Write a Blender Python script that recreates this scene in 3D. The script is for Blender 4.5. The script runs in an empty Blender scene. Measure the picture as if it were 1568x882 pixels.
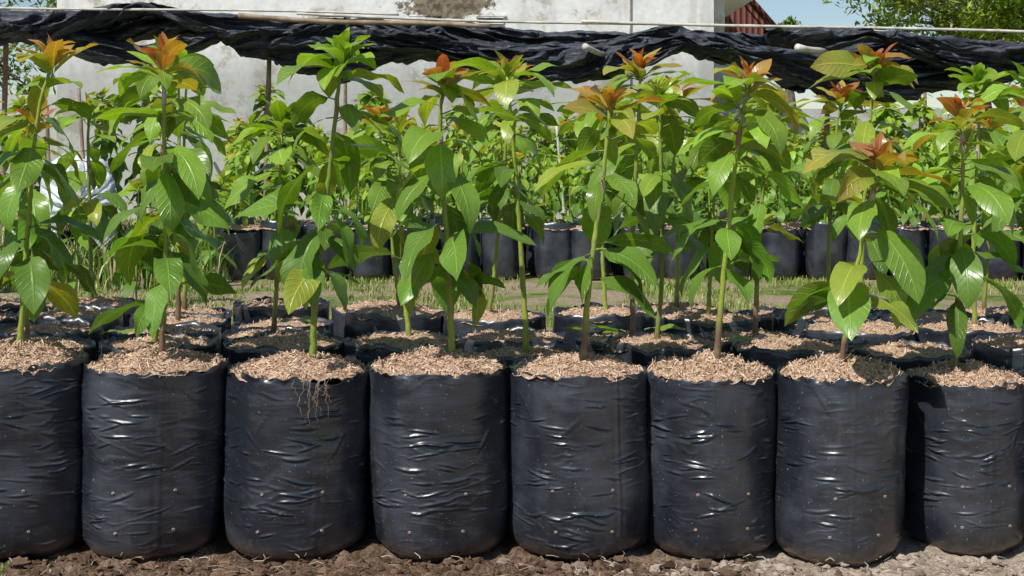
import bpy, math, random
import numpy as np
from mathutils import Vector, noise, Matrix

R = random.Random(7)
scene = bpy.context.scene
col = scene.collection
pi = math.pi

# ------------------------------------------------------------------ helpers
class MB:
    def __init__(s):
        s.v=[]; s.f=[]; s.m=[]; s.c=[]; s.uv=[]
    def vert(s,p,c=(1,1,1),uv=(0.5,0.5)):
        s.v.append((p[0],p[1],p[2])); s.c.append((c[0],c[1],c[2],1.0)); s.uv.append(uv)
        return len(s.v)-1
    def face(s,idx,m=0):
        s.f.append(idx); s.m.append(m)
    def mesh(s,name,mats,smooth=True):
        me=bpy.data.meshes.new(name)
        me.from_pydata(s.v,[],s.f)
        for m in mats: me.materials.append(m)
        me.polygons.foreach_set('material_index',s.m)
        me.polygons.foreach_set('use_smooth',[smooth]*len(s.f))
        ca=me.color_attributes.new('tint','FLOAT_COLOR','POINT')
        ca.data.foreach_set('color',np.array(s.c,dtype=np.float32).ravel())
        ul=me.uv_layers.new(name='UVMap')
        li=np.zeros(len(me.loops),dtype=np.int32); me.loops.foreach_get('vertex_index',li)
        ul.data.foreach_set('uv',np.array(s.uv,dtype=np.float32)[li].ravel())
        me.update()
        return me
def np_mesh(name,verts,faces,cols,mats,smooth=False,uvs=None):
    me=bpy.data.meshes.new(name)
    verts=np.asarray(verts,dtype=np.float32); faces=np.asarray(faces,dtype=np.int32)
    nf,k=faces.shape
    me.vertices.add(len(verts)); me.vertices.foreach_set('co',verts.ravel())
    me.loops.add(nf*k); me.loops.foreach_set('vertex_index',faces.ravel())
    me.polygons.add(nf)
    me.polygons.foreach_set('loop_start',np.arange(0,nf*k,k,dtype=np.int32))
    me.polygons.foreach_set('loop_total',np.full(nf,k,dtype=np.int32))
    me.polygons.foreach_set('use_smooth',np.full(nf,smooth))
    for m in mats: me.materials.append(m)
    me.update(calc_edges=True)
    if cols is not None:
        ca=me.color_attributes.new('tint','FLOAT_COLOR','POINT')
        c=np.ones((len(verts),4),dtype=np.float32); c[:,:3]=cols
        ca.data.foreach_set('color',c.ravel())
    return me
def obj(name,me,loc=(0,0,0),parent=None,rot=(0,0,0),scale=(1,1,1)):
    o=bpy.data.objects.new(name,me); col.objects.link(o)
    o.location=loc; o.rotation_euler=rot; o.scale=scale
    if parent: o.parent=parent
    return o
def nz3(x,y,z): return noise.noise(Vector((x,y,z)))
def fbm(x,y,z,o=3):
    a=1;s=0;f=1
    for _ in range(o):
        s+=a*nz3(x*f,y*f,z*f); a*=.5; f*=2.03
    return s
def lerp(a,b,t): return tuple(a[i]+(b[i]-a[i])*t for i in range(len(a)))
def tube(mb,pts,rads,cols,n=8,m=0,cap=True):
    pts=[Vector(p) for p in pts]; rings=[]
    for i,p in enumerate(pts):
        d=(pts[min(i+1,len(pts)-1)]-pts[max(i-1,0)])
        if d.length<1e-9: d=Vector((0,0,1))
        d.normalize()
        a=d.cross(Vector((1,0.13,0.07)) if abs(d.x)<.8 else Vector((0,1,0.1))).normalized(); b=d.cross(a)
        ring=[]
        for k in range(n):
            t=2*pi*k/n
            ring.append(mb.vert(p+(a*math.cos(t)+b*math.sin(t))*rads[i],cols[i],(k/n,i/len(pts))))
        rings.append(ring)
    for i in range(len(rings)-1):
        for k in range(n):
            mb.face((rings[i][k],rings[i][(k+1)%n],rings[i+1][(k+1)%n],rings[i+1][k]),m)
    if cap:
        mb.face(tuple(rings[-1]),m); mb.face(tuple(reversed(rings[0])),m)

# ------------------------------------------------------------------ materials
def newmat(name):
    m=bpy.data.materials.new(name); m.use_nodes=True
    nt=m.node_tree; nt.nodes.clear()
    return m,nt
class N:
    def __init__(s,nt): s.nt=nt
    def n(s,t,**kw):
        x=s.nt.nodes.new(t)
        for k,v in kw.items(): setattr(x,k,v)
        return x
    def l(s,a,b): s.nt.links.new(a,b)
    def math(s,op,a,b=None,c=None,clamp=False):
        x=s.n('ShaderNodeMath',operation=op); x.use_clamp=clamp
        for i,v in enumerate((a,b,c)):
            if v is None: continue
            if isinstance(v,(int,float)): x.inputs[i].default_value=v
            else: s.l(v,x.inputs[i])
        return x.outputs[0]
    def mix(s,fac,a,b,bt='MIX'):
        x=s.n('ShaderNodeMix',data_type='RGBA',blend_type=bt)
        for sock,v in ((x.inputs[0],fac),(x.inputs[6],a),(x.inputs[7],b)):
            if isinstance(v,(int,float)): sock.default_value=v
            elif isinstance(v,tuple): sock.default_value=(v[0],v[1],v[2],1)
            else: s.l(v,sock)
        return x.outputs[2]
    def noise(s,scale,detail=4,rough=.55,vec=None,dist=0):
        x=s.n('ShaderNodeTexNoise'); x.inputs['Scale'].default_value=scale
        x.inputs['Detail'].default_value=detail; x.inputs['Roughness'].default_value=rough
        x.inputs['Distortion'].default_value=dist
        if vec is not None: s.l(vec,x.inputs['Vector'])
        return x.outputs['Fac']
    def ramp(s,fac,lo,hi,a=0.0,b=1.0):
        x=s.n('ShaderNodeMapRange'); x.interpolation_type='SMOOTHSTEP'
        s.l(fac,x.inputs[0]); x.inputs[1].default_value=lo; x.inputs[2].default_value=hi
        x.inputs[3].default_value=a; x.inputs[4].default_value=b
        return x.outputs[0]
    def coord(s,which='Object',scale=None):
        t=s.n('ShaderNodeTexCoord').outputs[which]
        if scale: return s.sc(t,scale)
        return t
    def sc(s,v,scale):
        mp=s.n('ShaderNodeMapping'); mp.inputs['Scale'].default_value=scale; s.l(v,mp.inputs['Vector']); return mp.outputs[0]
    def bump(s,h,strength,dist,normal=None):
        b=s.n('ShaderNodeBump'); b.inputs['Strength'].default_value=strength; b.inputs['Distance'].default_value=dist
        s.l(h,b.inputs['Height'])
        if normal is not None: s.l(normal,b.inputs['Normal'])
        return b.outputs[0]
    def princ(s,base,rough=.6,spec=.5,normal=None):
        p=s.n('ShaderNodeBsdfPrincipled')
        if isinstance(base,tuple): p.inputs['Base Color'].default_value=(*base,1)
        else: s.l(base,p.inputs['Base Color'])
        if isinstance(rough,(int,float)): p.inputs['Roughness'].default_value=rough
        else: s.l(rough,p.inputs['Roughness'])
        p.inputs['Specular IOR Level'].default_value=spec
        if normal is not None: s.l(normal,p.inputs['Normal'])
        return p
    def out(s,sh):
        o=s.n('ShaderNodeOutputMaterial'); s.l(sh,o.inputs[0])
    def tint(s):
        a=s.n('ShaderNodeAttribute'); a.attribute_name='tint'; return a.outputs['Color']

def mat_leaf(name,veins=True,trans=.3,spec=.45):
    m,nt=newmat(name); g=N(nt)
    t=g.tint()
    base=t; nrm=None; rough=.48
    if veins:
        nz=g.noise(38,2)
        base=g.mix(g.ramp(nz,.3,.75,0,.55),t,g.mix(1.0,t,(.58,.66,.60),'MULTIPLY'))
        nb=g.noise(14,2,.6)
        base=g.mix(g.ramp(nb,.60,.8,0,.6),base,g.mix(1.0,t,(1.9,1.35,.7),'MULTIPLY'))
        sp=g.n('ShaderNodeSeparateXYZ'); g.l(g.coord('UV'),sp.inputs[0])
        a=g.math('MULTIPLY',g.math('ABSOLUTE',g.math('SUBTRACT',sp.outputs[0],.5)),2)
        mid=g.ramp(a,.02,.09,1,0)
        fr=g.math('FRACT',g.math('SUBTRACT',g.math('MULTIPLY',sp.outputs[1],10),g.math('MULTIPLY',a,2.0)))
        d=g.math('ABSOLUTE',g.math('SUBTRACT',fr,.5))
        lat=g.ramp(d,.38,.49,0,1)
        v=g.math('MAXIMUM',g.math('MULTIPLY',mid,.75),g.math('MULTIPLY',lat,.35))
        base=g.mix(v,base,g.mix(1.0,g.mix(1.0,t,(1.7,1.5,1.8),'MULTIPLY'),(.03,.035,.012),'ADD'))
        base=g.mix(g.ramp(nz,.74,.78,0,.7),base,(.20,.12,.04))
        h=g.math('MULTIPLY',g.math('MAXIMUM',mid,lat),-1)
        nrm=g.bump(h,.6,.0018); rough=g.ramp(nz,.3,.7,.25,.40)
    geo=g.n('ShaderNodeNewGeometry')
    back=g.mix(.32,base,(.22,.31,.07))
    base2=g.mix(geo.outputs['Backfacing'],base,back)
    p=g.princ(base2,rough,spec,nrm)
    tr=g.n('ShaderNodeBsdfTranslucent'); g.l(g.mix(1.0,base,(1.9,1.8,.55),'MULTIPLY'),tr.inputs['Color'])
    mx=g.n('ShaderNodeMixShader'); mx.inputs[0].default_value=trans
    g.l(p.outputs[0],mx.inputs[1]); g.l(tr.outputs[0],mx.inputs[2]); g.out(mx.outputs[0])
    return m
M_leaf=mat_leaf('leaf_mat',True,.27,.5)
M_leaf_far=mat_leaf('leaf_far_mat',False,.28,.35)
def mat_tint(name,rough=.8,spec=.3,ns=60,amt=.5,bump=.4,dist=.003):
    m,nt=newmat(name); g=N(nt); t=g.tint()
    if ns:
        nz=g.noise(ns,3)
        b=g.mix(g.ramp(nz,.35,.7,0,amt),t,g.mix(1.0,t,(.5,.47,.42),'MULTIPLY'))
        g.out(g.princ(b,rough,spec,g.bump(nz,bump,dist)).outputs[0])
    else: g.out(g.princ(t,rough,spec).outputs[0])
    return m
M_stem=mat_tint('stem_mat',.42,.45,90,.4,.3,.002)
M_chip=mat_tint('wood_shaving_mat',.85,.2,0)
M_clod=mat_tint('clod_mat',.95,.1,120,.5,.8,.004)
M_grass=mat_tint('grass_mat',.6,.3,0)

def mat_bag():
    m,nt=newmat('polybag_film_mat'); g=N(nt)
    oi=g.n('ShaderNodeObjectInfo')
    co=g.coord('Object')
    va=g.n('ShaderNodeVectorMath',operation='ADD'); g.l(co,va.inputs[0])
    cm=g.n('ShaderNodeCombineXYZ'); r10=g.math('MULTIPLY',oi.outputs['Random'],37)
    g.l(r10,cm.inputs[0]); g.l(r10,cm.inputs[1]); g.l(r10,cm.inputs[2]); g.l(cm.outputs[0],va.inputs[1])
    cv=va.outputs[0]
    dirt=g.noise(6,4,.65,cv); specks=g.noise(210,2,.5,cv)
    fine=g.noise(1,3,.55,g.sc(cv,(13,13,95)),.35)
    smear=g.noise(1,4,.65,g.sc(cv,(14,14,4)))
    base=g.mix(g.ramp(dirt,.40,.68,0,.85),(.015,.018,.025),(.048,.054,.066))
    base=g.mix(g.ramp(smear,.60,.76,0,.32),base,(.15,.14,.125))
    base=g.mix(g.ramp(specks,.705,.745,0,.7),base,(.38,.36,.33))
    sp=g.n('ShaderNodeSeparateXYZ'); g.l(co,sp.inputs[0])
    low=g.math('MULTIPLY',g.ramp(sp.outputs[2],.0,.045,1,0),g.ramp(dirt,.35,.6))
    base=g.mix(g.math('MULTIPLY',low,.7),base,(.15,.10,.07))
    rough=g.ramp(dirt,.3,.7,.26,.42)
    n1=g.bump(fine,.24,.003)
    g.out(g.princ(base,rough,.85,n1).outputs[0]); return m
M_bag=mat_bag()

def mat_mound():
    m,nt=newmat('wood_shaving_mulch_mat'); g=N(nt); co=g.coord('Object')
    a=g.noise(190,4,.75,co); b=g.noise(25,2,.6,co)
    base=g.mix(g.ramp(a,.35,.58),(.28,.165,.10),(.68,.48,.34))
    base=g.mix(g.ramp(b,.5,.75,0,.4),base,(.36,.22,.14))
    g.out(g.princ(base,.9,.15,g.bump(a,1.0,.006)).outputs[0]); return m
M_mound=mat_mound()

def mat_ground():
    m,nt=newmat('ground_mat'); g=N(nt); co=g.coord('Object')
    a=g.noise(9,4,.65,co); f=g.noise(70,4,.7,co); b=g.noise(1.3,3,.6,co)
    sp=g.n('ShaderNodeSeparateXYZ'); g.l(co,sp.inputs[0])
    sandm=g.math('ADD',g.ramp(sp.outputs[0],.15,.75,0,.9),g.math('MULTIPLY',g.math('SUBTRACT',a,.5),1.4),clamp=True)
    dirt=g.mix(g.ramp(f,.3,.7),(.06,.036,.022),(.24,.155,.10))
    sand=g.mix(g.ramp(f,.3,.7),(.34,.26,.19),(.62,.51,.41))
    near=g.mix(sandm,dirt,sand)
    pathc=g.mix(g.ramp(f,.35,.65),(.28,.19,.12),(.52,.42,.29))
    grassc=g.mix(g.ramp(a,.35,.65),(.08,.14,.02),(.22,.27,.07))
    path=g.mix(g.ramp(b,.42,.62),pathc,grassc)
    far=g.ramp(sp.outputs[1],3.6,5.2)
    g.out(g.princ(g.mix(far,near,path),.95,.15,g.bump(f,1.0,.02)).outputs[0]); return m
M_ground=mat_ground()

def mat_simple(name,c1,c2,scale=20,rough=.7,spec=.3,bump=.3,dist=.005,stretch=None):
    m,nt=newmat(name); g=N(nt)
    co=g.coord('Object',stretch) if stretch else g.coord('Object')
    a=g.noise(scale,4,.6,co)
    g.out(g.princ(g.mix(g.ramp(a,.3,.7),c1,c2),rough,spec,g.bump(a,bump,dist)).outputs[0]); return m
M_bamboo=mat_simple('bamboo_mat',(.18,.12,.075),(.36,.27,.18),9,.6,.4)
M_pale=mat_simple('weathered_pole_mat',(.42,.39,.33),(.66,.62,.54),9,.6,.3)
M_plastic=mat_simple('white_plastic_sheet_mat',(.50,.53,.54),(.78,.80,.82),5,.4,.5,.8,.04)
def mat_net():
    m,nt=newmat('shade_net_mat'); g=N(nt); co=g.coord('Object')
    a=g.noise(3,4,.6,co); st=g.noise(1,4,.65,g.coord('Object',(2.5,9,26)),1.2)
    base=g.mix(g.ramp(a,.35,.7),(.015,.018,.024),(.055,.062,.078))
    base=g.mix(g.ramp(st,.48,.68,0,.65),base,(.18,.20,.24))
    base=g.mix(g.ramp(g.noise(22,3,.6,co),.62,.72,0,.5),base,(.24,.22,.19))
    g.out(g.princ(base,.65,.45,g.bump(st,1.0,.05)).outputs[0]); return m
M_net=mat_net()
def mat_wall():
    m,nt=newmat('weathered_plaster_mat'); g=N(nt); co=g.coord('Object')
    a=g.noise(1.1,5,.65,co); f=g.noise(12,4,.6,co); dr=g.noise(1,5,.65,g.coord('Object',(2.2,2.2,.35)))
    sp=g.noise(2.2,6,.72,co)
    base=g.mix(g.ramp(f,.3,.7),(.72,.71,.68),(.84,.83,.80))
    base=g.mix(g.ramp(a,.46,.66,0,.55),base,(.56,.53,.49))
    base=g.mix(g.ramp(dr,.50,.70,0,.6),base,(.42,.39,.35))
    base=g.mix(g.ramp(sp,.54,.62,0,.75),base,(.42,.35,.27))
    sx=g.n('ShaderNodeSeparateXYZ'); g.l(co,sx.inputs[0])
    dx=g.math('DIVIDE',g.math('SUBTRACT',sx.outputs[0],-.85),.62); dz=g.math('DIVIDE',g.math('SUBTRACT',sx.outputs[2],2.82),.20)
    rr=g.math('ADD',g.math('MULTIPLY',dx,dx),g.math('MULTIPLY',dz,dz))
    rr=g.math('ADD',rr,g.math('MULTIPLY',g.math('SUBTRACT',g.noise(5,6,.75,co),.5),4.5))
    base=g.mix(g.ramp(rr,.7,1.1,.93,0),base,g.mix(g.ramp(f,.4,.6),(.07,.05,.03),(.24,.18,.11)))
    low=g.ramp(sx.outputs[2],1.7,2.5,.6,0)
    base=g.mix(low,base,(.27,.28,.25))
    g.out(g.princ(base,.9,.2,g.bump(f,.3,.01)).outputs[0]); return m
M_wall=mat_wall()
def mat_tile():
    m,nt=newmat('roof_tile_mat'); g=N(nt)
    w=g.n('ShaderNodeTexWave'); w.inputs['Scale'].default_value=3.0; g.l(g.coord('Object'),w.inputs['Vector']); w.bands_direction='X'
    base=g.mix(w.outputs['Fac'],(.12,.045,.035),(.26,.10,.075))
    g.out(g.princ(base,.8,.2,g.bump(w.outputs['Fac'],.8,.04)).outputs[0]); return m
M_tile=mat_tile()
M_dark=mat_simple('dark_opening_mat',(.02,.02,.02),(.05,.05,.05))
M_root=mat_simple('root_mat',(.25,.17,.11),(.42,.32,.22))
M_hole=mat_simple('drain_hole_dirt_mat',(.22,.15,.10),(.42,.33,.25),300)
M_bark=mat_simple('bark_mat',(.10,.08,.06),(.22,.18,.14),10,.9)

# ------------------------------------------------------------------ camera, light
cam=bpy.data.cameras.new('camera'); cam.lens=48; cam.sensor_width=36; cam.shift_y=-.132; cam.clip_end=1500; cam.clip_start=.05
co_=bpy.data.objects.new('camera',cam); col.objects.link(co_); co_.location=(0,0,.87); co_.rotation_euler=(pi/2,0,0)
scene.camera=co_
sdir=Vector((-.54,-.60,1.02)).normalized()
el=math.asin(sdir.z); rot=math.atan2(sdir.x,sdir.y)
sun=bpy.data.lights.new('sun','SUN'); sun.energy=5.0; sun.angle=math.radians(.5); sun.color=(1,.975,.92)
so=bpy.data.objects.new('sun',sun); col.objects.link(so); so.rotation_euler=sdir.to_track_quat('Z','Y').to_euler(); so.location=(-5,-6,10)
w=bpy.data.worlds.new('World'); scene.world=w; w.use_nodes=True
nt=w.node_tree; bg=nt.nodes['Background']; sk=nt.nodes.new('ShaderNodeTexSky'); sk.sky_type='NISHITA'; sk.sun_disc=False
sk.sun_elevation=el; sk.sun_rotation=rot; sk.air_density=1.0; sk.dust_density=.25; sk.ozone_density=2.0
nt.links.new(sk.outputs[0],bg.inputs[0]); bg.inputs[1].default_value=.10
scene.view_settings.view_transform='Standard'; scene.view_settings.look='None'; scene.view_settings.exposure=0

# ------------------------------------------------------------------ ground
def axis(segs):
    out=[]
    for a,b,s in segs:
        n=max(1,int(round((b-a)/s)))
        out+= [a+(b-a)*i/n for i in range(n)]
    out.append(segs[-1][1]); return out
xs=axis([(-400,-60,60),(-60,-8,6),(-8,-1.8,.5),(-1.8,1.8,.009),(1.8,8,.5),(8,60,6),(60,400,60)])
ys=axis([(-60,0,10),(0,2.5,.4),(2.5,2.98,.009),(2.98,5,.2),(5,12,.25),(12,40,2),(40,900,80)])
vv=[]
for y in ys:
    for x in xs:
        z=0
        if abs(x)<1.85 and 2.45<y<3.0:
            z=.012*fbm(x*8,y*8,0,2)+.020*max(0,fbm(x*24,y*24,3,3))-.004
            z*= 1 if x<.3 else .75
        elif abs(x)<9 and 3.3<y<14: z=.015*fbm(x*1.5,y*1.5,0,2)-.004
        vv.append((x,y,z))
nx=len(xs); ff=[(j*nx+i,j*nx+i+1,(j+1)*nx+i+1,(j+1)*nx+i) for j in range(len(ys)-1) for i in range(nx-1)]
obj('ground',np_mesh('ground',vv,ff,None,[M_ground],True))

mb=MB()
for _ in range(3800):
    x=R.uniform(-1.6,1.6); y=R.uniform(2.64,2.93)
    s=R.choice([.0015,.002,.002,.003,.003,.004,.005,.008,.012])*R.uniform(.7,1.3)
    sand=1 if x+R.gauss(0,.25)>.42 else 0
    c=lerp((.07,.042,.027),(.28,.18,.12),R.random()) if not sand else lerp((.30,.22,.17),(.60,.49,.40),R.random())
    z=.010*fbm(x*8,y*8,0,2)+.020*max(0,fbm(x*24,y*24,3,3))-.004+s*.3; n=6; idx=[]
    ex=R.uniform(.6,1.6)
    top=mb.vert((x,y,z+s*R.uniform(.4,.9)),c)
    for ring,(rr,zz) in enumerate(((.65,.45),(1,-.1),(.7,-.7))):
        idx.append([mb.vert((x+ex*s*rr*math.cos(2*pi*k/n+ring)*R.uniform(.55,1.4),y+s*rr*math.sin(2*pi*k/n+ring)*R.uniform(.55,1.4),z+s*zz*R.uniform(.4,1.4)),c) for k in range(n)])
    for k in range(n):
        mb.face((top,idx[0][k],idx[0][(k+1)%n]))
        for r in range(2): mb.face((idx[r][k],idx[r+1][k],idx[r+1][(k+1)%n],idx[r][(k+1)%n]))
obj('soil_clods',mb.mesh('soil_clods',[M_clod],False))
mb=MB()
for _ in range(220):
    x=R.uniform(-1.5,1.5); y=R.uniform(2.72,2.88); a=R.uniform(0,pi); L=R.uniform(.008,.045); z=R.uniform(.010,.024)
    p0=(x,y,z); p1=(x+L*.5*math.cos(a),y+L*.5*math.sin(a),z+R.uniform(0,.006)); p2=(x+L*math.cos(a+.3),y+L*math.sin(a+.3),z+R.uniform(-.006,.008))
    c=lerp((.16,.10,.06),(.55,.45,.32),R.random()); tube(mb,[p0,p1,p2],[R.uniform(.0004,.0013)]*3,[c]*3,4)
obj('twig_litter',mb.mesh('twig_litter',[M_chip]))

# ------------------------------------------------------------------ bags
def bag_mesh(name,rx,ry,h,seed,na,nz,amp,fold=0):
    mb=MB(); rows=[]
    rg=random.Random(seed); ox=rg.uniform(0,50); seam=-pi/2+rg.uniform(-.5,.6)
    ph=rg.uniform(0,6.28); tilt=rg.uniform(-1,1); dens=rg.uniform(-.25,.05)
    leanx=rg.uniform(-.018,.018); bw=rg.uniform(-.03,.03)
    zs=[h*(i/(nz-1)) for i in range(nz)]
    cr=[]
    for _ in range(int(rg.uniform(55,95)*(amp/.0036))):
        u=rg.random()
        cr.append((rg.uniform(0,2*pi),h*(.06+.86*(u if rg.random()<.4 else (.55+.32*rg.uniform(-1,1)))),rg.uniform(.010,.040),rg.gauss(0,.22)+.10*tilt,rg.uniform(.3,.95),rg.uniform(.0018,.0034)))
    for _ in range(rg.randint(4,8)):
        t0=-pi/2+rg.uniform(-1.1,.9); z0=h*rg.uniform(.15,.88)
        for q in range(rg.randint(2,4)):
            cr.append((t0+rg.gauss(0,.12),z0+rg.gauss(0,.014),rg.uniform(.018,.045),rg.gauss(0,.15),rg.uniform(.7,1.3),rg.uniform(.0018,.003)))
    # a few soft diagonal pull folds
    for _ in range(3):
        cr.append((-pi/2+rg.uniform(-1,1),h*rg.uniform(.3,.9),rg.uniform(.02,.03),rg.choice([-1,1])*rg.uniform(.8,1.6),rg.uniform(.3,.6),rg.uniform(.003,.005)))
    byrow=[[] for _ in zs]
    dz=h/(nz-1)
    for c_ in cr:
        half=.018+abs(c_[3])*c_[2]
        for i in range(max(0,int((c_[1]-half)/dz)),min(nz,int((c_[1]+half)/dz)+1)): byrow[i].append(c_)
    for i,z in enumerate(zs):
        row=[]; t=z/h
        for k in range(na):
            th=2*pi*k/na; c,s=math.cos(th),math.sin(th)
            px,py=c*.15,s*.15
            warp=nz3(px*9+ox,py*9,z*8); w2=nz3(px*26+ox,py*26+5,z*30)
            a=nz3(px*8+ox,py*8,z*52+warp*1.3+w2*.6+px*tilt*5)
            rd=max(0,1-abs(a)*5.0)**1.3
            mask=max(0,min(1,dens+.12+3.0*nz3(px*9+ox+20,py*9,z*9)))
            lowf=nz3(px*9+ox+40,py*9,z*7)
            lf2=nz3(px*15+ox+40,py*15,z*38+warp*.8)
            d=amp*(rd*.40*mask+lf2*.30)+.0068*lowf
            for (ct,cz,cl,sl,dp,wd) in byrow[i]:
                du=((th-ct+pi)%(2*pi)-pi)*.15
                if abs(du)<cl:
                    vz=z-cz-sl*du-.004*w2-.006*warp
                    e=1-(du/cl)**2
                    q=abs(vz)/(wd*(.5+.5*e))
                    if q<3.5: d+=amp*dp*e*(math.exp(-q*q)-.35*math.exp(-((vz+wd*1.8)/wd)**2))
            bot=1-.16*math.exp(-z/.012)-.05*math.exp(-z/.05)
            bul=1+.022*math.sin(pi*min(1,t*1.05))-.02*max(0,t-.85)/.15*.6+bw*(.5-t)
            sq=1+.025*math.cos(4*th+ph*.2)
            se=abs((th-(seam%(2*pi))+pi)%(2*pi)-pi)
            d+= .0016*max(0,1-se/.03) - .001*max(0,1-abs(se-.05)/.03)
            f=bot*bul*sq
            zz=z
            if i>nz-7:
                k6=(i-(nz-7))/6
                zz+= (.012*nz3(c*2.2+ox,s*2.2,1)+.008*nz3(c*9+ox,s*9,1))*k6
                d+= .008*nz3(c*4+ox,s*4,9)*k6
            if fold:
                q=max(0,1-abs(((th+.95)+pi)%(2*pi)-pi)/.5)
                if t>.85: zz-=fold*q*(t-.85)/.15; d+=.010*q*(t-.85)/.15
            if i==0: zz=-.003
            else: zz+=.010*math.exp(-z/.015)*max(0,nz3(c*2+ox,s*2,5))
            row.append(mb.vert((c*(rx*f+d)+leanx*(t-1)*.9,s*(ry*f+d),zz)))
        rows.append(row)
    for (dr,dz_) in ((-.0016,.0006),(-.004,-.012),(-.006,-.045)):
        row=[]
        for k in range(na):
            v=mb.v[rows[nz-1][k]]; L=math.hypot(v[0],v[1])
            wv=.002*nz3(v[0]*60,v[1]*60,dz_*90)
            q=(L+dr+wv)/L
            row.append(mb.vert((v[0]*q,v[1]*q,v[2]+dz_)))
        rows.append(row)
    for i in range(len(rows)-1):
        for k in range(na):
            mb.face((rows[i][k],rows[i][(k+1)%na],rows[i+1][(k+1)%na],rows[i+1][k]))
    mb.face(tuple(reversed(rows[0])))
    return mb.mesh(name,[M_bag])

def soil_mesh(name,r,n,seed,dome):
    rg=np.random.RandomState(seed); ox=seed*3.3
    nr,ns=26,80
    def hz(x,y):
        q=math.hypot(x,y)/r
        return dome*(1-q**2)+.013*nz3(x*20+ox,y*20,0)*(1-.4*q)+.008*nz3(x*60+ox,y*60,0)+.005*nz3(x*150+ox,y*150,0)
    mb=MB(); mb.vert((0,0,hz(0,0)))
    for i in range(1,nr+1):
        for k in range(ns):
            a=2*pi*k/ns; q=r*i/nr*1.0; x,y=q*math.cos(a),q*math.sin(a); mb.vert((x,y,hz(x,y)))
    for k in range(ns): mb.face((0,1+k,1+(k+1)%ns),0)
    for i in range(nr-1):
        for k in range(ns):
            a=1+i*ns; b=a+ns
            mb.face((a+k,b+k,b+(k+1)%ns,a+(k+1)%ns),0)
    for _ in range(n):
        a=rg.uniform(0,2*pi); q=r*math.sqrt(rg.uniform(0,1))*.985; x,y=q*math.cos(a),q*math.sin(a)
        z=hz(x,y)+rg.uniform(.0,.0025)
        L=rg.choice([.0010,.0014,.0018,.0025,.0045,.008])*rg.uniform(.7,1.4); W=min(L*rg.uniform(.2,.6),.0012)
        az=rg.uniform(0,2*pi); e=rg.normal(0,.5); ro=rg.normal(0,.7)
        d=Vector((math.cos(az)*math.cos(e),math.sin(az)*math.cos(e),math.sin(e)))
        s=Vector((-math.sin(az),math.cos(az),0)); nn=d.cross(s); s=s*math.cos(ro)+nn*math.sin(ro); nn=d.cross(s)
        p=Vector((x,y,z)); u=rg.uniform(0,1)
        c=lerp((.44,.285,.185),(.78,.59,.44),u) if rg.uniform()>.10 else (.17,.10,.06)
        cur=rg.uniform(.0,.35)*L
        i0=[mb.vert(p-d*L-s*W,c),mb.vert(p-d*L+s*W,c),mb.vert(p+nn*cur-s*W*.9,c),mb.vert(p+nn*cur+s*W,c),mb.vert(p+d*L-s*W*.4,c),mb.vert(p+d*L+s*W*.6,c)]
        mb.face((i0[0],i0[2],i0[3],i0[1]),1); mb.face((i0[2],i0[4],i0[5],i0[3]),1)
    return mb.mesh(name,[M_mound,M_chip])

soil_hi=[soil_mesh('mulch_hi',.145,4200,s,.026) for s in (1,2,3)]
soil_lo=[soil_mesh('mulch_lo',.145,1500,s,.018) for s in (11,12,13,14)]

front=[ # x, y, rx, h
 (-1.412,3.03,.155,.41),(-1.100,3.03,.156,.415),(-.787,3.03,.156,.404),(-.4755,3.03,.154,.393),(-.165,3.03,.151,.400),
 (.1435,3.03,.151,.393),(.439,3.03,.142,.386),(.7206,2.985,.136,.392),(1.012,3.05,.128,.370),(1.29,3.06,.135,.38)]
def hole_mesh():
    mb=MB(); n=9
    rings=[]
    for (r,h) in ((.0036,-.001),(.0030,.0016),(.0018,.0019),(.0010,.0004)):
        rings.append([mb.vert((r*math.cos(2*pi*k/n)*R.uniform(.75,1.2),-h,r*math.sin(2*pi*k/n)*R.uniform(.75,1.2)*.8)) for k in range(n)])
    for i in range(3):
        for k in range(n): mb.face((rings[i][k],rings[i+1][k],rings[i+1][(k+1)%n],rings[i][(k+1)%n]))
    mb.face(tuple(rings[-1]))
    return mb.mesh('drain_hole',[M_hole])
HM=hole_mesh()
for i,(x,y,rx,h) in enumerate(front):
    e=bpy.data.objects.new('black_polybag',None); col.objects.link(e); e.location=(x,y,0); e.empty_display_size=.1
    ry=min(.150,rx)
    bm_=bag_mesh('bag_film',rx,ry,h,i+3,190,250,.0036,.018 if i==3 else 0)
    obj('bag_film',bm_,(0,0,0),e)
    s=rx/.145*.985
    obj('wood_shaving_mulch',soil_hi[i%3],(0,0,h-.006),e,(0,0,R.uniform(0,6)),(s,s*ry/rx,1.0+.3*R.random()))
    V=np.array([v.co[:] for v in bm_.vertices])
    for zz in (.068+R.uniform(-.004,.004),.150+R.uniform(-.005,.005)):
        for sx in (-1,1):
            a=-pi/2+sx*R.uniform(.36,.46)+.05
            tgt=np.array([rx*math.cos(a),ry*math.sin(a),zz]); j=int(np.argmin(((V-tgt)**2).sum(1))); p=V[j]
            obj('drain_hole',HM,tuple(p),e,(0,0,a+pi/2),(1.2,1.5,1.2))
bagv=[bag_mesh('bag_film_back',.148,.146,.40,50+s,72,44,.004) for s in range(5)]
mid=[]
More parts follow.
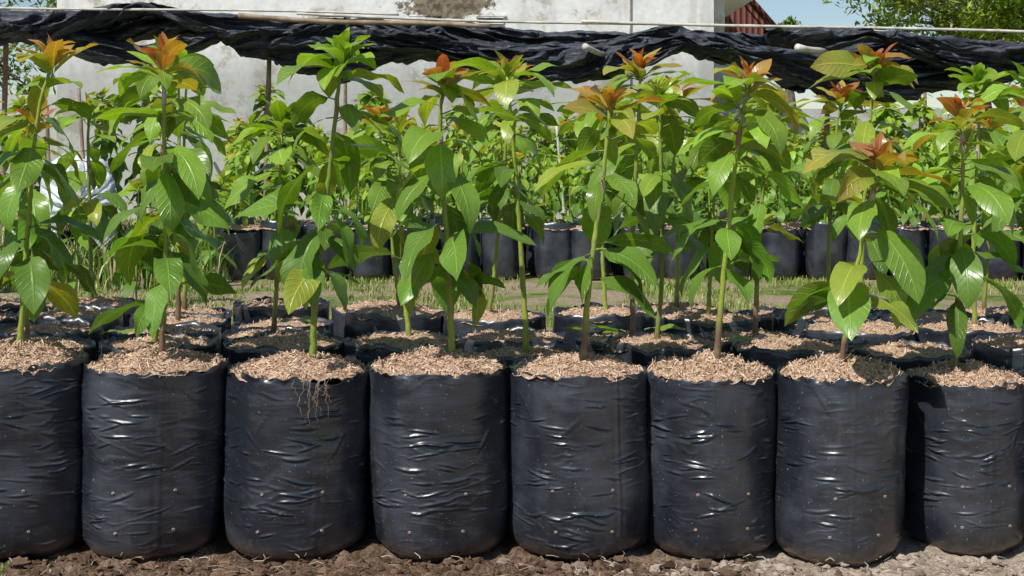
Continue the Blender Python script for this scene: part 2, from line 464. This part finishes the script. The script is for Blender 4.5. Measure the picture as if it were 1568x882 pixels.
for k in range(1,5):
    yy=3.03+.302*k
    off=.155 if k%2 else 0
    half=1.75+.2*k
    x=-half-off
    while x<half:
        xx=x+R.uniform(-.018,.018); y2=yy+R.uniform(-.02,.02)
        if not(k==4 and -.25<xx<.5):
            mid.append((xx,y2,k))
            e=bpy.data.objects.new('black_polybag',None); col.objects.link(e); e.location=(xx,y2,0); e.rotation_euler=(0,0,R.uniform(0,6))
            hs=R.uniform(.93,1.04)
            obj('bag_film',R.choice(bagv),(0,0,0),e,(0,0,0),(1,1,hs))
            obj('wood_shaving_mulch',R.choice(soil_lo),(0,0,.4*hs-R.uniform(.006,.022)),e,(0,0,0),(.98,.98,1))
        x+=.308

# ------------------------------------------------------------------ saplings
def leaf(mb,p,az,elev,L,W,droop,roll,c,rg,nl=8,nw=4,fold=.3,pet=.022,pc=(.20,.26,.06),c2=None):
    p=Vector(p); e0=elev+.25
    d=Vector((math.cos(az)*math.cos(e0),math.sin(az)*math.cos(e0),math.sin(e0)))
    if pet>0:
        q=p+d*pet
        tube(mb,[p,p+d*pet*.6,q],[.0019,.0015,.0014],[pc]*3,4,1,False); p=q
    cen=Vector(p); ph=rg.uniform(0,6.28); wf=rg.uniform(7,12); wa=rg.uniform(.05,.16)*W
    azb=rg.uniform(-.35,.35); rows=[]
    tc=rg.uniform(.8,1.2)
    for i in range(nl+1):
        t=i/nl
        e=elev-droop*(t**1.15); a2=az+azb*t
        d=Vector((math.cos(a2)*math.cos(e),math.sin(a2)*math.cos(e),math.sin(e)))
        s=Vector((-math.sin(a2),math.cos(a2),0)); n=d.cross(s)
        r=roll*(.5+.5*t)
        s2=s*math.cos(r)+n*math.sin(r); n2=d.cross(s2)
        if i>0: cen=cen+d*(L/nl)
        pr=max(0.0,math.sin(pi*(t**.88)))**.72
        if t>.8: pr*=1-.35*(t-.8)/.2
        hw=W*.5*pr+.0004
        row=[]
        fo=fold*(1-.35*t)
        cc=c if c2 is None else lerp(c,c2,t)
        for j in range(nw+1):
            u=j/nw*2-1
            q=cen+s2*(u*hw*math.cos(fo))+n2*(abs(u)*hw*math.sin(fo)-.25*hw*u*u*tc*.6)
            q=q+n2*(wa*math.sin(t*wf+ph+(1.7 if u>0 else 0))*u*u*pr)
            row.append(mb.vert(q,cc,((u+1)/2,t)))
        rows.append(row)
    for i in range(nl):
        for j in range(nw):
            mb.face((rows[i][j],rows[i][j+1],rows[i+1][j+1],rows[i+1][j]),0)

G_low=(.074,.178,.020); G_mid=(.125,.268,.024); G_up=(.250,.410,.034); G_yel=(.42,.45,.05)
O1=(.62,.195,.055); O2=(.47,.105,.055); O3=(.58,.34,.07)
def sapling(name,pts,seed,tip='red',hi=True,nleaf=30,graft=None,size=1.0,low=.22,yellow=0,bright=1.0,lowfrac=.42):
    rg=random.Random(seed); mb=MB()
    P=[Vector(p) for p in pts]
    def at(t):
        n=len(P)-1; x=min(max(t,0),.9999)*n; i=int(x); f=x-i
        p0=P[max(i-1,0)];p1=P[i];p2=P[i+1];p3=P[min(i+2,n)]
        return .5*((2*p1)+(p2-p0)*f+(2*p0-5*p1+4*p2-p3)*f*f+(3*p1-p0-3*p2+p3)*f**3)
    H=P[-1].z-P[0].z
    ns=44 if hi else 12
    zs=[(at(k/200),k/200) for k in range(201)]
    def atz(h):
        z=P[0].z+H*h
        for q,t in zs:
            if q.z>=z: return q
        return zs[-1][0]
    sp=[];sr=[];sc=[]
    r0=rg.uniform(.0062,.0076) if hi else .007
    node=[rg.random() for _ in range(ns+1)]
    brown=rg.uniform(-.08,.12)
    sg=lerp((.20,.29,.04),(.34,.42,.06),rg.random())
    for i in range(ns+1):
        h=i/ns; q=atz(h)
        r=r0*(1-.50*h)+(.0018*math.exp(-h*30)) + (.0009 if node[i]>.72 else 0)
        c=lerp((.19,.115,.07),sg,min(1,max(0,(h-brown)/.08)))
        if node[i]>.86: c=lerp(c,(.28,.22,.13),.6)
        if graft and abs(h-graft)<.03:
            r+=.0020; c=(.50,.42,.37) if node[i]>.3 else (.30,.15,.10)
        sp.append(q+Vector((rg.gauss(0,.0007),rg.gauss(0,.0007),0))); sr.append(r); sc.append(c)
    sp[0]=sp[0]-Vector((0,0,.03))
    tube(mb,sp,sr,sc,8 if hi else 5,1)
    nl,nw=(9,4) if hi else (4,2)
    ga=rg.uniform(0,6.28)
    split=rg.uniform(.50,.60)
    for i in range(nleaf):
        if rg.random()<lowfrac: h=low+(split-low)*rg.random()
        else: h=.97-(.97-(split+.08))*rg.random()**1.4
        az=ga+i*2.39996+rg.uniform(-.35,.35)
        topn=max(0,(h-.72)/.28)
        L=size*rg.uniform(.090,.165)*(1-.10*topn); W=L*rg.uniform(.34,.50)
        elev=lerp((rg.uniform(-.7,.3),),(rg.uniform(.0,.75),),topn)[0]
        droop=rg.uniform(.5,1.5)
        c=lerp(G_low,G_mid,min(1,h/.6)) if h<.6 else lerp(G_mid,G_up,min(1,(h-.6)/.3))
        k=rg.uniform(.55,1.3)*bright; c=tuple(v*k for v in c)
        if rg.random()<.10+yellow: c=lerp(c,G_yel,rg.uniform(.3,.9))
        c2=None
        if topn>.7 and tip in('red','orange') and rg.random()<.35: c2=lerp(c,O3,.7)
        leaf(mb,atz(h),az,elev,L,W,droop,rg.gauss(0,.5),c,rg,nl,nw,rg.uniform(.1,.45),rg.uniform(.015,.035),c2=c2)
    nt_=rg.randint(12,18)
    rk=rg.uniform(-.30,.20)
    for i in range(nt_):
        u=i/(nt_-1)
        az=ga+i*2.39996+rg.uniform(-.5,.5)
        L=size*lerp((.118,),(.045,),u)[0]*rg.uniform(.7,1.25); W=L*rg.uniform(.32,.46)
        elev=.30+1.05*u**.6+rg.uniform(-.3,.25)
        if tip=='green': c=lerp(G_up,(.32,.50,.05),rg.random()); c2=None
        elif tip=='red':
            q=rg.choice([O1,O2,O2,O3]); c=lerp(G_up,q,min(1,max(0,u*1.6+rk))); c2=lerp((.38,.31,.05),q,min(1,.35+u))
        elif tip=='orange':
            q=rg.choice([O1,O3,O1]); c=lerp(G_up,q,min(1,max(0,u*1.5+rk))); c2=lerp((.38,.36,.05),q,min(1,.35+u))
        else: c=lerp(G_up,(.36,.42,.06),u); c2=lerp(c,O3,.5*u)
        k=rg.uniform(.75,1.15)
        c=tuple(v*k for v in c)
        leaf(mb,P[-1]-Vector((0,0,.04*(1-u))),az,elev,L,W,rg.uniform(.2,1.5),rg.gauss(0,.5),c,rg,nl,nw,rg.uniform(.35,.75),.008,c2=c2)
    return mb.mesh(name,[M_leaf if hi else M_leaf_far,M_stem])
FR=[
 ([(-1.405,3.03,.42),(-1.40,3.02,.7),(-1.39,3.03,1.0),(-1.38,3.03,1.08)],'red',.8,26,1.0,.3),
 ([(-1.093,3.03,.42),(-1.075,3.02,.65),(-1.045,3.0,.93),(-1.010,3.0,1.07)],'orange',None,29,1.12,.26),
 ([(-.779,3.03,.41),(-.768,3.03,.62),(-.764,3.0,.9),(-.766,3.0,1.07)],'red',.88,37,1.15,.14),
 ([(-.444,3.03,.40),(-.43,3.02,.6),(-.395,3.0,.88),(-.372,2.98,1.08)],'green',None,35,1.18,.28),
 ([(-.133,3.03,.41),(-.140,3.02,.62),(-.158,3.0,.9),(-.150,3.0,1.03)],'red',.78,33,1.12,.26),
 ([(.158,3.03,.40),(.170,3.01,.58),(.197,3.0,.79),(.215,2.99,.975)],'red',.66,26,1.08,.32),
 ([(.454,3.03,.40),(.468,3.02,.6),(.494,3.0,.87),(.520,3.0,1.03)],'orange',.80,34,1.05,.28),
 ([(.719,2.985,.40),(.742,2.97,.58),(.780,2.96,.77),(.797,2.96,.850)],'red',.84,25,1.2,.32),
 ([(.990,3.05,.385),(.992,3.03,.6),(.997,3.02,.85),(.992,3.02,.955)],'red',.88,28,1.05,.28),
 ([(1.28,3.06,.39),(1.29,3.05,.6),(1.28,3.04,.9),(1.28,3.04,1.07)],'orange',.8,28,1.0,.25)]
for i,(pts,tip,gr,nl,sz,lw) in enumerate(FR):
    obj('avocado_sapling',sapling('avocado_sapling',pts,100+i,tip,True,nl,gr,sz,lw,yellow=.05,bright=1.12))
for i,(x,y,k) in enumerate(mid):
    if abs(x)>.42*y+.25 : continue
    if R.random()<(.12 if k==1 else .33): continue
    if -1.36<x<-1.0 and k in (2,3): continue
    h=R.uniform(.53,.74); lx=R.gauss(0,.035)
    b=(x+R.uniform(-.02,.02),y,.39)
    pts=[b,(x+lx*.3,y+R.gauss(0,.01),.39+h*.35),(x+lx*.8,y+R.gauss(0,.02),.39+h*.8),(x+lx*1.1,y,.39+h)]
    tip=R.choice(['red','orange','red','lime','red','lime','green'])
    obj('avocado_sapling',sapling('avocado_sapling',pts,300+i,tip,True,R.randint(20,29),R.choice([None,.8,.7]),1.05,R.uniform(.35,.5),lowfrac=.30))

# ------------------------------------------------------------------ rear bed (instanced)
bed=bpy.data.objects.new('distant_sapling_bed',None); col.objects.link(bed)
rv=[]
for s in range(8):
    h=R.uniform(.38,.60)
    rv.append(sapling('rear_sapling',[(0,0,.37),(R.gauss(0,.01),0,.37+h*.4),(R.gauss(0,.02),0,.37+h*.8),(R.gauss(0,.02),0,.37+h)],700+s,R.choice(['lime','green','orange','lime']),False,R.randint(26,34),None,.9,.04,yellow=.15,bright=1.2,lowfrac=.5))
bagfar=bag_mesh('bag_far',.140,.140,.38,90,40,24,.003,0)
for k in range(17):
    yy=9.45+.40*k
    x=-1.9-.08*k
    while x<.40*yy+.9:
        xx=x+R.uniform(-.05,.05); y2=yy+R.uniform(-.05,.05)
        sz=1.0 if k<6 else 1.0+.03*(k-6)
        if R.random()>.04: obj('sapling',R.choice(rv),(xx,y2,0),bed,(0,0,R.uniform(0,6.28)),(sz,sz,sz*R.uniform(.84,1.18)))
        if k<3:
            obj('bag',bagfar,(xx,y2,0),bed,(R.gauss(0,.02),R.gauss(0,.03),R.uniform(0,6)),(R.uniform(.9,1.05),1,R.uniform(.86,1.05)))
            obj('mulch',soil_lo[0],(xx,y2,.345),bed)
        x+=.31 if k<6 else .44
for i in range(10):
    x=R.uniform(-4.2,-3.5) if i<4 else R.uniform(-2.7,-1.9); y=R.uniform(7.5,9.8); h=R.uniform(.45,.75)
    obj('avocado_sapling',sapling('avocado_sapling',[(0,0,0),(R.gauss(0,.02),0,h*.5),(R.gauss(0,.04),0,h)],900+i,'lime',False,20,None,1.1,.2,yellow=.05),(x,y,0))
for i in range(22):
    x=-4.9+.54*i+R.uniform(-.2,.2); y=R.uniform(14.2,16.8); h=R.uniform(1.1,1.6)
    obj('avocado_tree_young',sapling('avocado_tree_young',[(0,0,0),(R.gauss(0,.05),0,h*.5),(R.gauss(0,.08),0,h)],1000+i,'lime',False,100,None,1.75,.25,yellow=.05,bright=1.0,lowfrac=.35),(x,y,0))

# ------------------------------------------------------------------ grass
def blades(name,n,xr,yr,hmin,hmax,seed,thr=-.1,gcol=((.09,.16,.025),(.28,.36,.06)),dry=.25):
    rg=np.random.RandomState(seed)
    X=[]
    while len(X)<n:
        x=rg.uniform(*xr); y=rg.uniform(*yr)
        if nz3(x*1.3,y*1.3,seed)+.5*nz3(x*5,y*5,seed)>thr+rg.uniform(-.15,.15): X.append((x,y))
    X=np.array(X); az=rg.uniform(0,2*pi,n); h=rg.uniform(hmin,hmax,n); lean=rg.uniform(.1,.9,n)*h
    wd=rg.uniform(.0018,.004,n)*(1+h*6)
    d=np.stack([np.cos(az),np.sin(az)],1); s=np.stack([-d[:,1],d[:,0]],1)
    V=np.zeros((n,5,3))
    V[:,0,:2]=X-s*wd[:,None]; V[:,1,:2]=X+s*wd[:,None]
    m=X+d*(lean*.35)[:,None]; V[:,2,:2]=m-s*wd[:,None]*.8; V[:,3,:2]=m+s*wd[:,None]*.8; V[:,2:4,2]=(h*.6)[:,None]
    V[:,4,:2]=X+d*lean[:,None]; V[:,4,2]=h
    V[:,0:2,2]=-.01
    b=np.arange(n)[:,None]*5
    F=np.concatenate([b+np.array([[0,1,3]]),b+np.array([[0,3,2]]),b+np.array([[2,3,4]])],0)
    t=rg.uniform(0,1,(n,1)); C=np.array(gcol[0])*(1-t)+np.array(gcol[1])*t
    dm=rg.uniform(0,1,n)<dry; C[dm]=np.array((.46,.38,.2))*rg.uniform(.7,1.2,(dm.sum(),1))
    C=np.repeat(C[:,None,:],5,1).reshape(-1,3)
    return obj(name,np_mesh(name,V.reshape(-1,3),F,C,[M_grass]))
blades('grass',24000,(-4.0,4.2),(5.6,9.6),.008,.038,5,.05)
blades('tall_grass',7000,(-5.5,-1.9),(8.6,13),.08,.32,6,-.4,((.07,.14,.02),(.22,.32,.05)),.12)
blades('weeds',70,(-1.4,-.3),(2.74,2.86),.006,.022,8,.1)

# ------------------------------------------------------------------ shade net on bamboo frame
sn=bpy.data.objects.new('shade_net_canopy',None); col.objects.link(sn)
NY=12.6
def ntop(x): 
    t=(x+4.8)/9.8
    return 2.25-.33*min(max(t,-.2),1.3)
def net(x0,x1,y,seed,drop,hang,amp,sag,topsheet=False,per=2.3):
    mb=MB(); nu=int((x1-x0)*60); nv=60
    rows=[]
    for i in range(nu+1):
        x=x0+(x1-x0)*i/nu
        cs=abs(math.sin(pi*(x+.3+seed*.37)/per))
        sg=-sag*cs
        end=min(1,(x-x0)/.6,(x1-x)/.6); end=max(end,0)**.5
        top=ntop(x)-drop+sg+.06*nz3(x*1.1,3,seed)+.035*nz3(x*4,3,seed)+.012*nz3(x*14,3,seed)
        hg=(hang*(.75+.7*nz3(x*.8,seed,0)+.35*nz3(x*3,seed,4))+.12*cs)*(.15+.85*end)
        row=[]
        for j in range(nv+1):
            v=j/nv
            if v<.2:
                q=v/.2; yy=y+(1.1 if topsheet else .18)*(1-q); z=top-.10*(1-q)+.06*nz3(x*1.5,yy*2,seed)
                f=0
            else:
                q=(v-.2)/.8; yy=y; z=top-hg*q; f=math.sin(min(1,q*5)*pi/2)
            if v>=.2:
                s=z*10+cs*3.0+1.3*nz3(x*.9,q*1.5,seed)+x*1.5*nz3(x*.3,7,seed)
                a=nz3(x*1.1,s,seed+2.2); b=nz3(x*2.6+s*.5,s*2.4,seed+8); c=nz3(x*7+s,s*4.5,seed+3)
                rd=(1-min(1,abs(a)*3.4)); rb=(1-min(1,abs(b)*3))
                yy-= f*(amp*rd+amp*.35*rb+amp*.18*c)+.05*f*math.sin(q*pi)
                z+=(.035*b+.015*c)*f
                if q>.9: yy+=.12*(q-.9)/.1
            row.append(mb.vert((x,yy,z)))
        rows.append(row)
    for i in range(nu):
        for j in range(nv): mb.face((rows[i][j],rows[i+1][j],rows[i+1][j+1],rows[i][j+1]))
    return mb.mesh('net_sheet',[M_net])
obj('net_sheet',net(-8,8.8,NY,1,.02,.24,.22,.06,True),(0,0,0),sn)
obj('net_sheet',net(-8,-1.5,NY-.25,2,-.04,.20,.16,.12),(0,0,0),sn)
obj('net_sheet',net(-2.6,4.6,NY-.3,3,.05,.30,.22,.17,False,2.9),(0,0,0),sn)
obj('net_sheet',net(-.3,8.6,NY-.5,4,.14,.25,.20,.16,False,3.3),(0,0,0),sn)
obj('net_sheet',net(2.2,8.7,NY-.7,5,.00,.26,.18,.10,False,2.6),(0,0,0),sn)
obj('net_sheet',net(-6,.5,NY-.2,6,.14,.16,.12,.18,False,1.9),(0,0,0),sn)
def pole(name,a,b,r,mat,parent,n=10,bend=.006):
    mb=MB(); a=Vector(a); b=Vector(b); L=(b-a).length; k=max(4,int(L/.12)); pts=[];rr=[]; ph=R.uniform(0,6)
    for i in range(k+1):
        t=i/k; p=a.lerp(b,t)+Vector((0,0,bend*math.sin(t*6+ph)*L)); pts.append(p); rr.append(r*(1.0+(.14 if i%3==0 else 0))*(1-.15*t))
    tube(mb,pts,rr,[(1,1,1)]*len(pts),n,0)
    return obj(name,mb.mesh(name,[mat]),(0,0,0),parent)
for x in (-7.2,-4.75,-2.3,2.9,5.0,7.5):
    pole('bamboo_post',(x,NY+.1,-.02),(x+.05,NY+.1,ntop(x)-.06),.026,M_bamboo,sn)
    pole('bamboo_post',(x+.2,17.2,-.02),(x+.2,17.2,1.95),.026,M_bamboo,sn)
    pole('rafter',(x,NY-.1,ntop(x)-.12),(x+.2,17.3,1.95),.026,M_bamboo,sn)
pole('beam',(-8,NY+.05,2.22),(-2,NY+.05,2.05),.035,M_bamboo,sn)
pole('beam',(-2.4,NY-.62,2.07),(-.2,NY-.62,1.97),.022,M_bamboo,sn)
pole('pale_pole',(-1.9,NY-.55,2.10),(3.4,NY-.55,1.93),.012,M_pale,sn,8,.003)
pole('pale_pole',(.6,NY-.85,2.02),(7.2,NY-.85,1.80),.013,M_pale,sn,8,.003)
pole('pale_pole',(-5.8,NY-.45,2.20),(-1.0,NY-.5,2.09),.011,M_pale,sn,8,.003)
pole('pole_end',(.62,NY-1.0,1.77),(.84,NY-.5,1.725),.026,M_pale,sn)
pole('pole_end',(2.40,NY-1.12,1.755),(2.72,NY-.8,1.74),.029,M_pale,sn)
for _ in range(6):
    x=R.uniform(-2,4); y=R.uniform(10,15)
    pole('bamboo_stake',(x,y,0),(x+R.uniform(-.1,.1),y,R.uniform(1.0,1.2)),.012,R.choice([M_bamboo,M_pale]),None)
for _ in range(6):
    x=R.uniform(-5,-2.5); y=R.uniform(10.5,14)
    pole('bamboo_stake',(x,y,0),(x+R.uniform(-.15,.15),y,R.uniform(1.2,1.7)),.016,M_bamboo,None)

def tunnel(xc,y0,y1,r,wall,skew):
    mb=MB(); rows=[]; nu=60; nv=60
    for i in range(nu+1):
        y=y0+(y1-y0)*i/nu; row=[]; xo=xc+skew*(y-y0)
        for j in range(nv+1):
            v=j/nv
            if v<.25: x=-r; z=wall*v/.25
            elif v>.75: x=r; z=wall*(1-v)/.25
            else:
                a=pi*(1-(v-.25)/.5); x=r*math.cos(a); z=wall+r*math.sin(a)*.9
            d=.05*nz3(y*3,v*7,0)-.04*abs(math.sin(pi*y/.6))+.03*nz3(y*9,v*18,0)
            row.append(mb.vert((xo+x*(1+d*2),y,z*(1+d)+0.0)))
        rows.append(row)
    for i in range(nu):
        for j in range(nv): mb.face((rows[i][j],rows[i+1][j],rows[i+1][j+1],rows[i][j+1]))
    # gathered end sheet: concentric rings with radial pleats
    prev=rows[0]
    for q in (.8,.6,.4,.2,.05):
        row=[]
        for j in range(nv+1):
            v=mb.v[rows[0][j]]
            pl=.03*math.sin(j*1.9)*(q*(1-q)*4)+.03*nz3(j*.5,q*3,1)
            row.append(mb.vert((xc+(v[0]-xc)*q,y0-.10*(1-q)-pl,wall*.75+(v[2]-wall*.75)*q)))
        for j in range(nv): mb.face((prev[j],prev[j+1],row[j+1],row[j]))
        prev=row
    return mb.mesh('plastic_tunnel',[M_plastic])
obj('plastic_tunnel',tunnel(-3.24,10.2,12.6,.28,.60,-.33))

# ------------------------------------------------------------------ buildings
def box(mb,a,b,m=0):
    i=[mb.vert((x,y,z)) for z in (a[2],b[2]) for y in (a[1],b[1]) for x in (a[0],b[0])]
    for f in ((0,1,3,2),(4,6,7,5),(0,4,5,1),(2,3,7,6),(0,2,6,4),(1,5,7,3)): mb.face(tuple(i[k] for k in f),m)
bl=bpy.data.objects.new('plastered_building',None); col.objects.link(bl)
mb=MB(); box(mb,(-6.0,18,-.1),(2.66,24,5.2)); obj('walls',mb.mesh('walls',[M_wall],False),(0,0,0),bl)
mb=MB(); box(mb,(2.66,18.35,-.1),(2.86,23.5,5.2)); box(mb,(2.80,18.1,2.95),(3.28,23.5,3.10)); obj('corner_column',mb.mesh('c',[M_wall],False),(0,0,0),bl)
mb=MB()
for px in (-2.35,-1.15,-.28):
    box(mb,(px-.16,17.985,2.56),(px+.16,18.02,2.66))
obj('vents',mb.mesh('v',[M_dark],False),(0,0,0),bl)
mb=MB()
for px in (-2.35,-1.15,-.28):
    for k in range(3): box(mb,(px-.17,17.97,2.565+.04*k),(px+.17,17.983,2.578+.04*k))
    box(mb,(px-.2,17.965,2.665),(px+.2,17.99,2.69))
obj('vent_louvres',mb.mesh('v',[M_wall],False),(0,0,0),bl)
mb=MB(); box(mb,(-6.0,17.96,3.35),(2.66,18.0-.002,3.5)); obj('cornice',mb.mesh('c',[M_wall],False),(0,0,0),bl)
mb=MB(); tube(mb,[(1.55,17.97,-.1),(1.55,17.97,5.2)],[.012,.012],[(1,1,1)]*2,10); obj('drain_pipe',mb.mesh('p',[M_pale]),(0,0,0),bl)
th=bpy.data.objects.new('tiled_roof_house',None); col.objects.link(th)
mb=MB(); box(mb,(1.8,24.5,-.1),(4.3,30,2.83)); obj('walls',mb.mesh('w',[M_wall],False),(0,0,0),th)
mb=MB()
vs=[mb.vert(p) for p in [(3.3,24.2,4.6),(4.75,24.2,2.92),(4.75,30.3,2.92),(3.3,30.3,4.6),(3.3,24.2,4.48),(4.70,24.2,2.82),(4.70,30.3,2.82),(3.3,30.3,4.48),(1.0,24.2,2.92),(1.0,30.3,2.92)]]
for f in ((0,1,2,3),(4,7,6,5),(0,4,5,1),(1,5,6,2),(0,3,9,8)): mb.face(tuple(vs[k] for k in f))
g0=[mb.vert(p) for p in [(1.0,24.25,2.9),(4.7,24.25,2.85),(3.3,24.25,4.5)]]; mb.face(tuple(g0))
obj('tile_roof',mb.mesh('r',[M_tile],False),(0,0,0),th)
mb=MB()
tube(mb,[(3.28,24.15,4.66),(4.8,24.15,2.93)],[.05,.05],[(1,1,1)]*2,6); obj('barge_board',mb.mesh('b',[M_tile]),(0,0,0),th)
mb=MB(); box(mb,(2.87,19.5,-.1),(14,19.7,1.5)); obj('boundary_wall',mb.mesh('boundary_wall',[M_wall],False))
mb=MB(); box(mb,(-16,19.5,-.1),(-6.01,19.7,1.7)); obj('boundary_wall',mb.mesh('boundary_wall',[M_wall],False))

# ------------------------------------------------------------------ trees
def tree(name,x,y,zc,rx,rz,nclump,nleaf,ls,seed,c0,c1):
    rg=np.random.RandomState(seed); mb=MB()
    tube(mb,[(x,y,-.1),(x+.1,y,zc*.35),(x-.1,y,zc*.7),(x,y,zc)],[.22,.18,.14,.07],[(1,1,1)]*4,10,1)
    cs=[]
    for i in range(nclump):
        while True:
            p=rg.uniform(-1,1,3)
            if .35<np.linalg.norm(p)<1: break
        p=np.array([x+p[0]*rx,y+p[1]*rx*.8,zc+p[2]*rz]); cs.append(p)
        if i%3==0:
            mid_=((x+p[0])/2+rg.normal(0,.1),(y+p[1])/2,(zc*.75+p[2])/2+.1)
            tube(mb,[(x,y,zc*.68),mid_,tuple(p)],[.07,.045,.012],[(1,1,1)]*3,6,1)
    for c in cs:
        cr=rg.uniform(.3,.6)*rx*.32; k=rg.uniform(.75,1.3)
        for _ in range(nleaf//nclump):
            q=c+rg.normal(0,1,3)*np.array([cr,cr,cr*.7])*.7
            az=rg.uniform(0,2*pi); e=rg.normal(-.3,.5)
            d=Vector((math.cos(az)*math.cos(e),math.sin(az)*math.cos(e),math.sin(e))); s=Vector((-math.sin(az),math.cos(az),rg.normal(0,.5))).normalized()
            L=ls*rg.uniform(.6,1.3); t=rg.uniform(); cc=tuple(v*k for v in lerp(c0,c1,t)); q=Vector(q)
            i4=[mb.vert(q-d*L,cc),mb.vert(q+s*L*.35,cc),mb.vert(q+d*L,cc),mb.vert(q-s*L*.35,cc)]
            mb.face(tuple(i4),0)
    obj(name,mb.mesh(name,[M_leaf_far,M_bark],False))
tree('broadleaf_tree',10.3,30,4.6,3.1,2.0,95,20000,.10,3,(.10,.17,.02),(.28,.38,.05))
tree('broadleaf_tree',9.0,44,4.6,.9,.7,14,1500,.12,4,(.09,.16,.03),(.18,.26,.05))
tree('broadleaf_tree',15.5,38,4.4,3.0,2.6,50,6000,.11,6,(.08,.14,.02),(.18,.26,.04))
tree('broadleaf_tree',-13,34,4.2,3.0,2.4,50,5000,.12,7,(.08,.14,.02),(.18,.26,.04))

# ------------------------------------------------------------------ small things
rg=random.Random(5)
for (x,y,z,az,L) in [(-.62,3.55,.425,.4,.12),(.28,3.36,.43,2.9,.15),(.33,3.40,.43,-.2,.10),(.48,3.2,.425,.2,.09),(.22,3.30,.425,1.2,.08),(-1.0,3.32,.43,.1,.07)]:
    mb=MB(); leaf(mb,(0,0,0),az,.08,L,L*.42,.15,.15,lerp(G_up,(.2,.3,.05),rg.random()),rg,9,4,.2,.015)
    obj('fallen_leaf',mb.mesh('fallen_leaf',[M_leaf,M_stem]),(x,y,z))
mb=MB()
for i in range(13):
    x=-.4755+.065+rg.gauss(0,.020); y=3.03-.152; z=.385; pts=[(x,y+.012,z+.012)]
    L=rg.uniform(.02,.10); n=12
    for k in range(1,n+1):
        x+=rg.gauss(0,.003); z-=L/n*rg.uniform(.4,1.5); pts.append((x,y-.010-.003*rg.random(),z))
    tube(mb,pts,[.0004]*len(pts),[(1,1,1)]*len(pts),4,0)
obj('hanging_roots',mb.mesh('hanging_roots',[M_root]))
print('polys',sum(len(m.polygons) for m in bpy.data.meshes))
